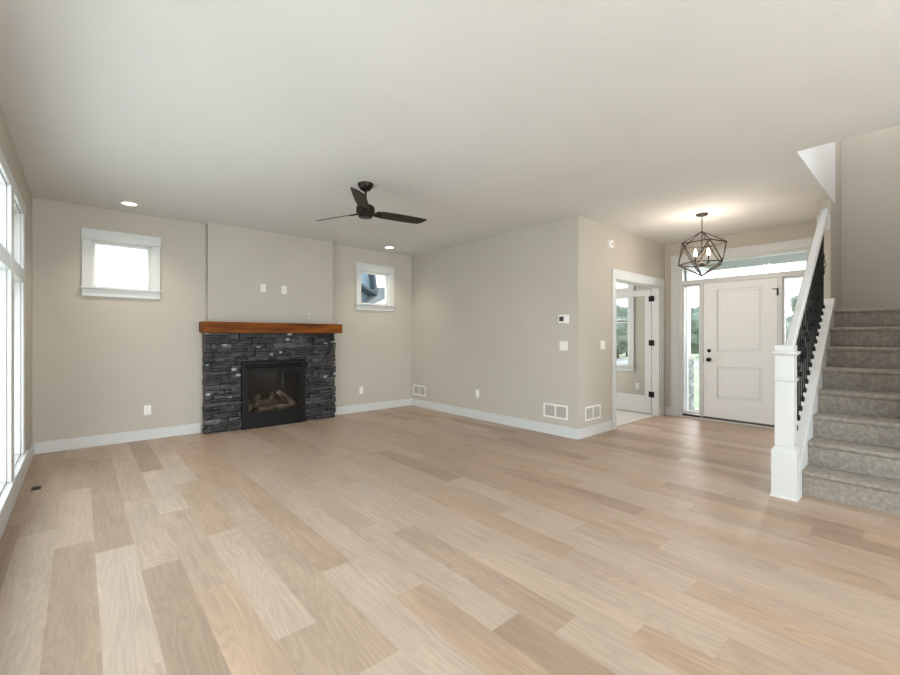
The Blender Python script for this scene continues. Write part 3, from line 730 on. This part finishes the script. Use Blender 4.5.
# ------------------------------------------------------------------ ceiling fan
FX, FY = 2.088, 3.635
fan = empty('ceiling_fan', (FX, FY, H), 'dark bronze three-blade ceiling fan on a short rod', 'ceiling fan')
MB().lathe([(.075, 0), (.075, -.012), (.066, -.035), (.045, -.06), (.02, -.072)], (FX, FY, H), 32).build('canopy', m_bronze, fan)
MB().tube((FX, FY, H - .07), (FX, FY, 2.53), .0125, 14).lathe([(.02, 0), (.028, .01), (.02, .035)], (FX, FY, 2.525), 20).build('downrod', m_bronze, fan)
MB().lathe([(.03, 2.54), (.07, 2.532), (.088, 2.515), (.09, 2.47), (.085, 2.455), (.07, 2.45), (.07, 2.425), (.06, 2.415), (.02, 2.412)], (FX, FY, 0), 36).build('motor_housing', m_bronze, fan)
def blade(ang):
    m = MB(); A = R(ang); ca, sa = math.cos(A), math.sin(A); prof = [(.105, .105, .048), (.18, .18, .062), (.30, .30, .066), (.44, .43, .066), (.56, .53, .062), (.64, .585, .057), (.662, .60, .050)]
    tl, th_ = R(-17), .006
    top, bot = [], []
    def W(r_, s_, z):
        y = s_ * math.cos(tl); zz = 2.466 + s_ * math.sin(tl) + z
        return Vector((FX + r_ * ca - y * sa, FY + r_ * sa + y * ca, zz))
    cols = [[W(ra + (rb2 - ra) * (s_ + 1) / 2, s_ * h_, z) for (s_, z) in ((-1, 0), (-.5, .003), (0, .004), (.5, .003), (1, 0), (.5, -.004), (0, -.005), (-.5, -.004))] for ra, rb2, h_ in prof]
    V = [[m.bm.verts.new(p) for p in c] for c in cols]
    for p, q in zip(V, V[1:]):
        for i in range(8): m.bm.faces.new([p[i], p[(i + 1) % 8], q[(i + 1) % 8], q[i]])
    m.bm.faces.new(V[0][::-1]); m.bm.faces.new(V[-1])
    o = m.build('blade', m_blade, fan)
    bk = MB(); bk.hexa([W(.06, -.02, -.012), W(.06, .02, -.012), W(.17, -.035, -.012), W(.17, .035, -.012), W(.06, -.02, -.004), W(.06, .02, -.004), W(.17, -.035, -.004), W(.17, .035, -.004)])
    bk.build('blade_bracket', m_bronze, o)
for a in (111.5, -9.5, 234): blade(a)

# ------------------------------------------------------------------ chandelier
KX, KY, KZ, KR = 5.661, 1.84, 2.262, .268
ch = empty('chandelier', (KX, KY, H), 'bronze geometric cage chandelier with candle bulbs hanging in the entry hall', 'chandelier')
MB().lathe([(.065, 0), (.065, -.012), (.055, -.022), (.012, -.03)], (KX, KY, H), 28).build('canopy', m_cage, ch)
cn = MB(); z = H - .03
i = 0
while z > KZ + KR + .015:
    for t in range(10):
        a0, a1 = 2 * math.pi * t / 10, 2 * math.pi * (t + 1) / 10; q = .008
        def cp(a): return (KX + (q * math.cos(a) if i % 2 else 0), KY + (0 if i % 2 else q * math.cos(a)), z - .014 + .014 * math.sin(a))
        cn.tube(cp(a0), cp(a1), .0022, 6)
    z -= .021; i += 1
cn.build('chain', m_cage, ch)
top = Vector((KX, KY, KZ + KR)); botv = Vector((KX, KY, KZ - KR)); up, lo_ = [], []
for i in range(5):
    a = R(72 * i); up.append(Vector((KX + KR * .93 * math.cos(a), KY + KR * .93 * math.sin(a), KZ + KR * .4472)))
    a += R(36); lo_.append(Vector((KX + KR * .93 * math.cos(a), KY + KR * .93 * math.sin(a), KZ - KR * .4472)))
cg = MB(); rr = .0078
for i in range(5):
    for p, q in ((top, up[i]), (up[i], up[(i + 1) % 5]), (up[i], lo_[i]), (up[i], lo_[i - 1]), (lo_[i], lo_[(i + 1) % 5]), (botv, lo_[i])): cg.tube(p, q, rr, 8)
for p in up + lo_ + [top, botv]: cg.ball(p, rr * 1.25, 1)
cg.build('cage', m_cage, ch)
MB().tube(top, (KX, KY, KZ - .12), .006, 10).lathe([(.006, -.155), (.022, -.14), (.026, -.115), (.01, -.095)], (KX, KY, KZ), 20).build('center_stem', m_cage, ch)
for i in range(4):
    a = R(-28 + 90 * i + 0); r0 = .095; cx, cy_ = KX + r0 * math.cos(a), KY + r0 * math.sin(a)
    ar = MB(); prev = Vector((KX + .01 * math.cos(a), KY + .01 * math.sin(a), KZ - .125))
    for s_ in range(1, 7):
        t = s_ / 6; p = Vector((KX + r0 * t * math.cos(a), KY + r0 * t * math.sin(a), KZ - .125 - .02 * math.sin(math.pi * t) + .02 * t)); ar.tube(prev, p, .005, 8); prev = p
    ar.lathe([(.018, -.105), (.02, -.1), (.01, -.095)], (cx, cy_, KZ), 14); ao = ar.build('arm', m_cage, ch)
    MB().tube((cx, cy_, KZ - .1), (cx, cy_, KZ - .03), .0095, 12).build('candle_sleeve', m_cage, ao)
    MB().lathe([(.006, -.03), (.014, -.012), (.017, .005), (.012, .028), (.003, .052)], (cx, cy_, KZ), 14).build('bulb', m_bulb, ao)
cl = bpy.data.lights.new('chandelier_lamp', 'POINT'); cl.energy = 22; cl.color = (1, .88, .74); cl.shadow_soft_size = .22
clo = bpy.data.objects.new('chandelier_lamp', cl); C.objects.link(clo); clo.location = (KX, KY, KZ + .02)

# ------------------------------------------------------------------ staircase
RISE, RUN, NX0 = .193, .238, 4.31
stc = empty('staircase', (4.3, .2, 0), 'straight flight of grey-carpeted stairs rising to a landing', 'staircase')
def carpet_step(i):
    x0 = NX0 + RUN * i; zt = RISE * (i + 1); zb = RISE * i
    x1 = x0 + RUN + .03 if i < 7 else SX1 - .001
    r_ = .02; prof = [(x0 + .022, zb if i == 0 else zb + .0), (x0 + .022, zt - .045), (x0 + .012, zt - .04), (x0 + .002, zt - .028), (x0, zt - .016), (x0 + .005, zt - .005), (x0 + .016, zt), (x1, zt), (x1, max(zb - .05, 0))]
    if i: prof[0] = (x0 + .022, zb - .002)
    prof = prof[:-1] + [(x1, max(zb - .05, 0)), (x0 + .05, max(zb - .05, 0))] if i else prof[:-1] + [(x1, 0)]
    m = MB()
    # subdivide along width for a soft carpet undulation
    ny = 26; bm = m.bm; cols = []
    for j_ in range(ny + 1):
        y = SY0 + .006 + (SY1 - SY0 - .006) * j_ / ny; row = []
        for q, (x, z) in enumerate(prof):
            o = noise.noise(Vector((x * 6, y * 9, z * 9))) * .0035 if 0 < q < 7 else 0
            row.append(bm.verts.new((x + (o if q < 6 else 0), y, z + (o * .6 if q >= 4 else 0))))
        cols.append(row)
    n_ = len(prof)
    for a, b in zip(cols, cols[1:]):
        for q in range(n_): bm.faces.new([a[q], a[(q + 1) % n_], b[(q + 1) % n_], b[q]])
    bm.faces.new(cols[0]); bm.faces.new(cols[-1][::-1])
    o = m.build('step' if i < 7 else 'landing', m_carpet, stc)
for i in range(8): carpet_step(i)
# skirt / kerb
def ktop(x): return .476 + .806 * (x - 4.563)
KY0, KY1 = SY1 - .002, .825
MB().prism([(4.28, 0), (4.28, ktop(4.28)), (6.042, ktop(6.042)), (6.042, 0)], 'y', SY1 + .002, KY1).build('skirt_board', m_white, stc, bevel=.004)
MB().prism([(6.042, 1.3), (6.042, ktop(6.042)), (6.10, ktop(6.042)), (6.10, 1.3)], 'y', SY1 + .002, SY1 + .034).build('skirt_end', m_white, stc, bevel=.003)

RL = empty('stair_railing', (4.19, .765, 0), 'white stair railing with square newel post and black iron balusters', 'railing')
ny = .765
def sq(m, x, y, hw, z0, z1, hw2=None):
    h2 = hw if hw2 is None else hw2
    m.hexa([(x - hw, y - hw, z0), (x + hw, y - hw, z0), (x - hw, y + hw, z0), (x + hw, y + hw, z0), (x - h2, y - h2, z1), (x + h2, y - h2, z1), (x - h2, y + h2, z1), (x + h2, y + h2, z1)])
nx_ = 4.19
p = MB(); sq(p, nx_, ny, .079, 0, .365); sq(p, nx_, ny, .079, .365, .395, .060); sq(p, nx_, ny, .060, .395, 1.155)
npo = p.build('newel_post', m_white, RL, bevel=.003)
q = MB(); sq(q, nx_, ny, .088, 0, .02, .083); q.build('base_molding', m_white, npo, bevel=.002)
q = MB(); sq(q, nx_, ny, .060, .905, .915, .070); sq(q, nx_, ny, .070, .915, .93); q.build('collar', m_white, npo, bevel=.002)
q = MB(); sq(q, nx_, ny, .062, 1.105, 1.125, .078); sq(q, nx_, ny, .080, 1.125, 1.142); sq(q, nx_, ny, .062, 1.142, 1.19); q.build('cap', m_white, npo, bevel=.003)
RB = 1.07; SLO = .84
def rb_(x): return RB + SLO * (x - 4.25)
hr = MB(); w2 = .032; pr_ = [(-w2 * .75, 0), (w2 * .75, 0), (w2, .02), (w2, .055), (w2 * .7, .075), (-w2 * .7, .075), (-w2, .055), (-w2, .02)]
xa, xb = 4.245, 6.025
A = [hr.bm.verts.new((xa, ny + u, rb_(xa) + v)) for u, v in pr_]; B = [hr.bm.verts.new((xb, ny + u, rb_(xb) + v)) for u, v in pr_]
for i in range(8): hr.bm.faces.new([A[i], A[(i + 1) % 8], B[(i + 1) % 8], B[i]])
hr.bm.faces.new(A[::-1]); hr.bm.faces.new(B)
hr.build('handrail', m_white, RL, bevel=.004)
MB().box(6.012, 6.046, .720, .829, 2.40, 2.565).build('wall_block', m_white, RL, bevel=.003)
def baluster(x, kind):
    m = MB(); z0, z1 = ktop(x), rb_(x) + .015; s = .0055
    m.box(x - s, x + s, ny - s, ny + s, z0, z1)
    # angled shoe
    m.hexa([(x - .016, ny - .016, z0 - .014), (x + .016, ny - .016, z0 + .012), (x - .016, ny + .016, z0 - .014), (x + .016, ny + .016, z0 + .012),
            (x - .011, ny - .011, z0 + .03), (x + .011, ny - .011, z0 + .034), (x - .011, ny + .011, z0 + .03), (x + .011, ny + .011, z0 + .034)])
    mid = (z0 + z1) / 2
    def knuckle(zc): m.lathe([(.008, -.022), (.014, -.014), (.0155, 0), (.014, .014), (.008, .022)], (x, ny, zc), 10)
    if kind == 0: knuckle(mid)
    elif kind == 1: knuckle(mid - .13); knuckle(mid + .13)
    else:
        knuckle(mid - .085); knuckle(mid + .085)
        for s_ in range(4):      # basket twist
            pr0 = None
            for t in range(9):
                tt = t / 8; a = math.pi * 1.2 * tt + s_ * math.pi / 2; rr_ = .021 * math.sin(math.pi * tt) + .003
                pnt = Vector((x + rr_ * math.cos(a), ny + rr_ * math.sin(a), mid - .07 + .14 * tt))
                if pr0 is not None: m.tube(pr0, pnt, .0032, 6)
                pr0 = pnt
    return m.build('baluster', m_black, RL)
for i in range(19):
    x = 4.293 + .09 * i
    if x > 5.99: break
    baluster(x, [0, 1][i % 2] if i % 4 != 2 else 2)

# ------------------------------------------------------------------ outdoors
gz = -.35
struct(MB().box(-60, 90, -60, 80, gz - .2, gz).build('ground', m_lawn, smooth=False), 'pale sunlit lawn around the house', 'ground')
struct(MB().box(XD + .15, 10.0, -.6, 2.60, gz, -.04).build('floor_porch', m_concrete, smooth=False), 'pale concrete porch floor outside the front door', 'porch floor')
struct(MB().box(10.0, 24, .6, 3.4, gz, gz + .04).build('ground_driveway', m_concrete, smooth=False), 'pale concrete walk leading from the porch', 'walk')
struct(MB().box(24, 31, -50, 70, gz, gz + .02).build('ground_street', m_asphalt, smooth=False), 'grey street beyond the lawn', 'street')
struct(MB().box(XD + .15, 8.6, -.8, 2.60, 2.46, 2.52).build('ceiling_porch', m_soffit, smooth=False), 'grey boarded porch ceiling seen through the transom', 'porch ceiling')
struct(MB().box(8.6, 8.66, -.8, 3.1, 2.46, 2.66).build('trim_porch', m_white, smooth=False), 'white edge board of the porch ceiling', 'trim')
pc = empty('porch_column', (8.05, 2.91, 0), 'porch column with a rough grey stone base and white post, seen through the left side window', 'column')
def pier():
    m = MB(); r = random.Random(3); z = -.04
    while z < .86:
        h = r.uniform(.09, .15); h = min(h, .88 - z)
        for sy in (0, 1):
            y0 = 2.79 + .125 * sy
            o = r.uniform(-.015, .015); m.box(7.92 + o, 8.2 + o, y0 + o * .3, y0 + .122, z, z + h - .008)
        z += h
    return m
m_pier = noisy(mat('pier_stone', srgb(128, 132, 134), .9), 8, srgb(96, 100, 104), srgb(178, 182, 184), .6, 30)
pier().build('stone_base', m_pier, pc, bevel=.012)
MB().box(7.90, 8.22, 2.77, 3.06, .86, .92).build('stone_cap', m_concrete, pc, bevel=.006)
MB().box(7.97, 8.13, 2.82, 2.97, .92, 2.56).build('post', m_white, pc, bevel=.004)

def tree(x, y, s, seed, kind, label):
    t = empty('tree', (x, y, gz), label, 'tree', 'trees beyond the lawn'); r = random.Random(seed)
    MB().tube((x, y, gz), (x, y, gz + s * .45), s * .035, 10, s * .02).build('trunk', m_bark, t)
    m = MB()
    if kind:    # broadleaf
        for i in range(14):
            a = r.uniform(0, 6.28); d = r.uniform(0, .22) * s
            m.ball((x + d * math.cos(a), y + d * math.sin(a), gz + s * r.uniform(.18, .8)), s * r.uniform(.14, .22), 3)
    else:
        for i in range(7):
            f = i / 6; m.lathe([(s * .22 * (1 - f * .8), 0), (s * .12 * (1 - f * .8), s * .1), (.02, s * .17)], (x, y, gz + s * (.12 + f * .7)), 18)
    for v in m.bm.verts:
        v.co += Vector([noise.noise(v.co * (2.2 / s * 3) + Vector((q * 7, 0, seed))) for q in range(3)]) * s * .07
    m.build('crown', m_leaf, t)
tree(38, 12.4, 4.6, 1, 1, 'bushy green tree seen through the left side window of the front door')
tree(35, 5.1, 4.6, 3, 1, 'round green tree seen through the right side window of the front door')
tree(36, 18.5, 4.6, 4, 1, 'leafy green tree seen through the window of the carpeted room, left of the evergreen')
tree(34, 16.6, 4.2, 5, 0, 'conical evergreen tree seen through the window of the carpeted room')
tree(30, 15.4, 3.4, 6, 1, 'low green tree seen through the window of the carpeted room, right of the evergreen')

def house(name, x0, x1, y0, y1, ze, zr, ms, axis, label):
    h = empty(name, ((x0 + x1) / 2, (y0 + y1) / 2, gz), label, 'house')
    MB().box(x0, x1, y0, y1, gz, ze).build('wall', ms, h, smooth=False)
    ym, xm, e = (y0 + y1) / 2, (x0 + x1) / 2, .35
    if axis == 'x':
        MB().prism([(y0, ze), (y1, ze), (ym, zr)], 'x', x0, x1).build('gable', ms, h, smooth=False)
        r_ = MB()
        for a in (y0 - e, y1 + e):
            zl = ze - e * (zr - ze) / (ym - y0); r_.prism([(a, zl), (ym, zr), (ym, zr + .18), (a, zl + .18)], 'x', x0 - e, x1 + e)
        r_.build('roof', m_roof, h, smooth=False)
    else:
        MB().prism([(x0, ze), (x1, ze), (xm, zr)], 'y', y0, y1).build('gable', ms, h, smooth=False)
        r_ = MB(); fz = MB()
        for a in (x0 - e, x1 + e):
            zl = ze - e * (zr - ze) / (xm - x0); r_.prism([(a, zl), (xm, zr), (xm, zr + .18), (a, zl + .18)], 'y', y0 - e, y1 + e)
            fz.prism([(a, zl - .1), (xm, zr - .1), (xm, zr + .2), (a, zl + .2)], 'y', y0 - e - .05, y0 - e)
        r_.build('roof', m_roof, h, smooth=False); fz.build('fascia', m_fascia, h, smooth=False)
    return h
hn = empty('neighbor_house', (9.5, 19, gz), 'blue-sided neighbouring house with grey gabled roof seen through the small right window', 'house')
MB().box(5.0, 12.2, 17.0, 24, gz, 2.75).build('wall', m_siding_n, hn, smooth=False)
MB().prism([(8.3, 2.75), (10.05, 2.75), (10.22, 3.45), (10.0, 4.65), (9.0, 5.6), (8.3, 5.0)], 'y', 17.3, 22).build('gable', m_siding_n, hn, smooth=False)
MB().prism([(10.06, 4.65), (10.16, 4.65), (10.34, 3.4), (10.2, 3.4)], 'y', 16.9, 22.2).build('rake_board', m_fascia, hn, smooth=False)
MB().prism([(9.3, 3.56), (9.36, 3.62), (10.2, 3.22), (10.15, 3.12)], 'y', 16.6, 17.3).build('eave_board', m_fascia, hn, smooth=False)
MB().prism([(8.6, 2.6), (9.6, 2.78), (10.1, 3.12), (10.2, 3.5), (10.6, 3.55), (10.6, 3.05), (10.2, 2.85), (9.4, 2.55)], 'y', 16.5, 22).build('roof', m_roof, hn, smooth=False)
house('neighbor_house', 44, 52, 22.0, 34.0, 2.0, 4.2, m_siding_g, 'x', 'grey-sided house across the street seen through the window of the carpeted room')
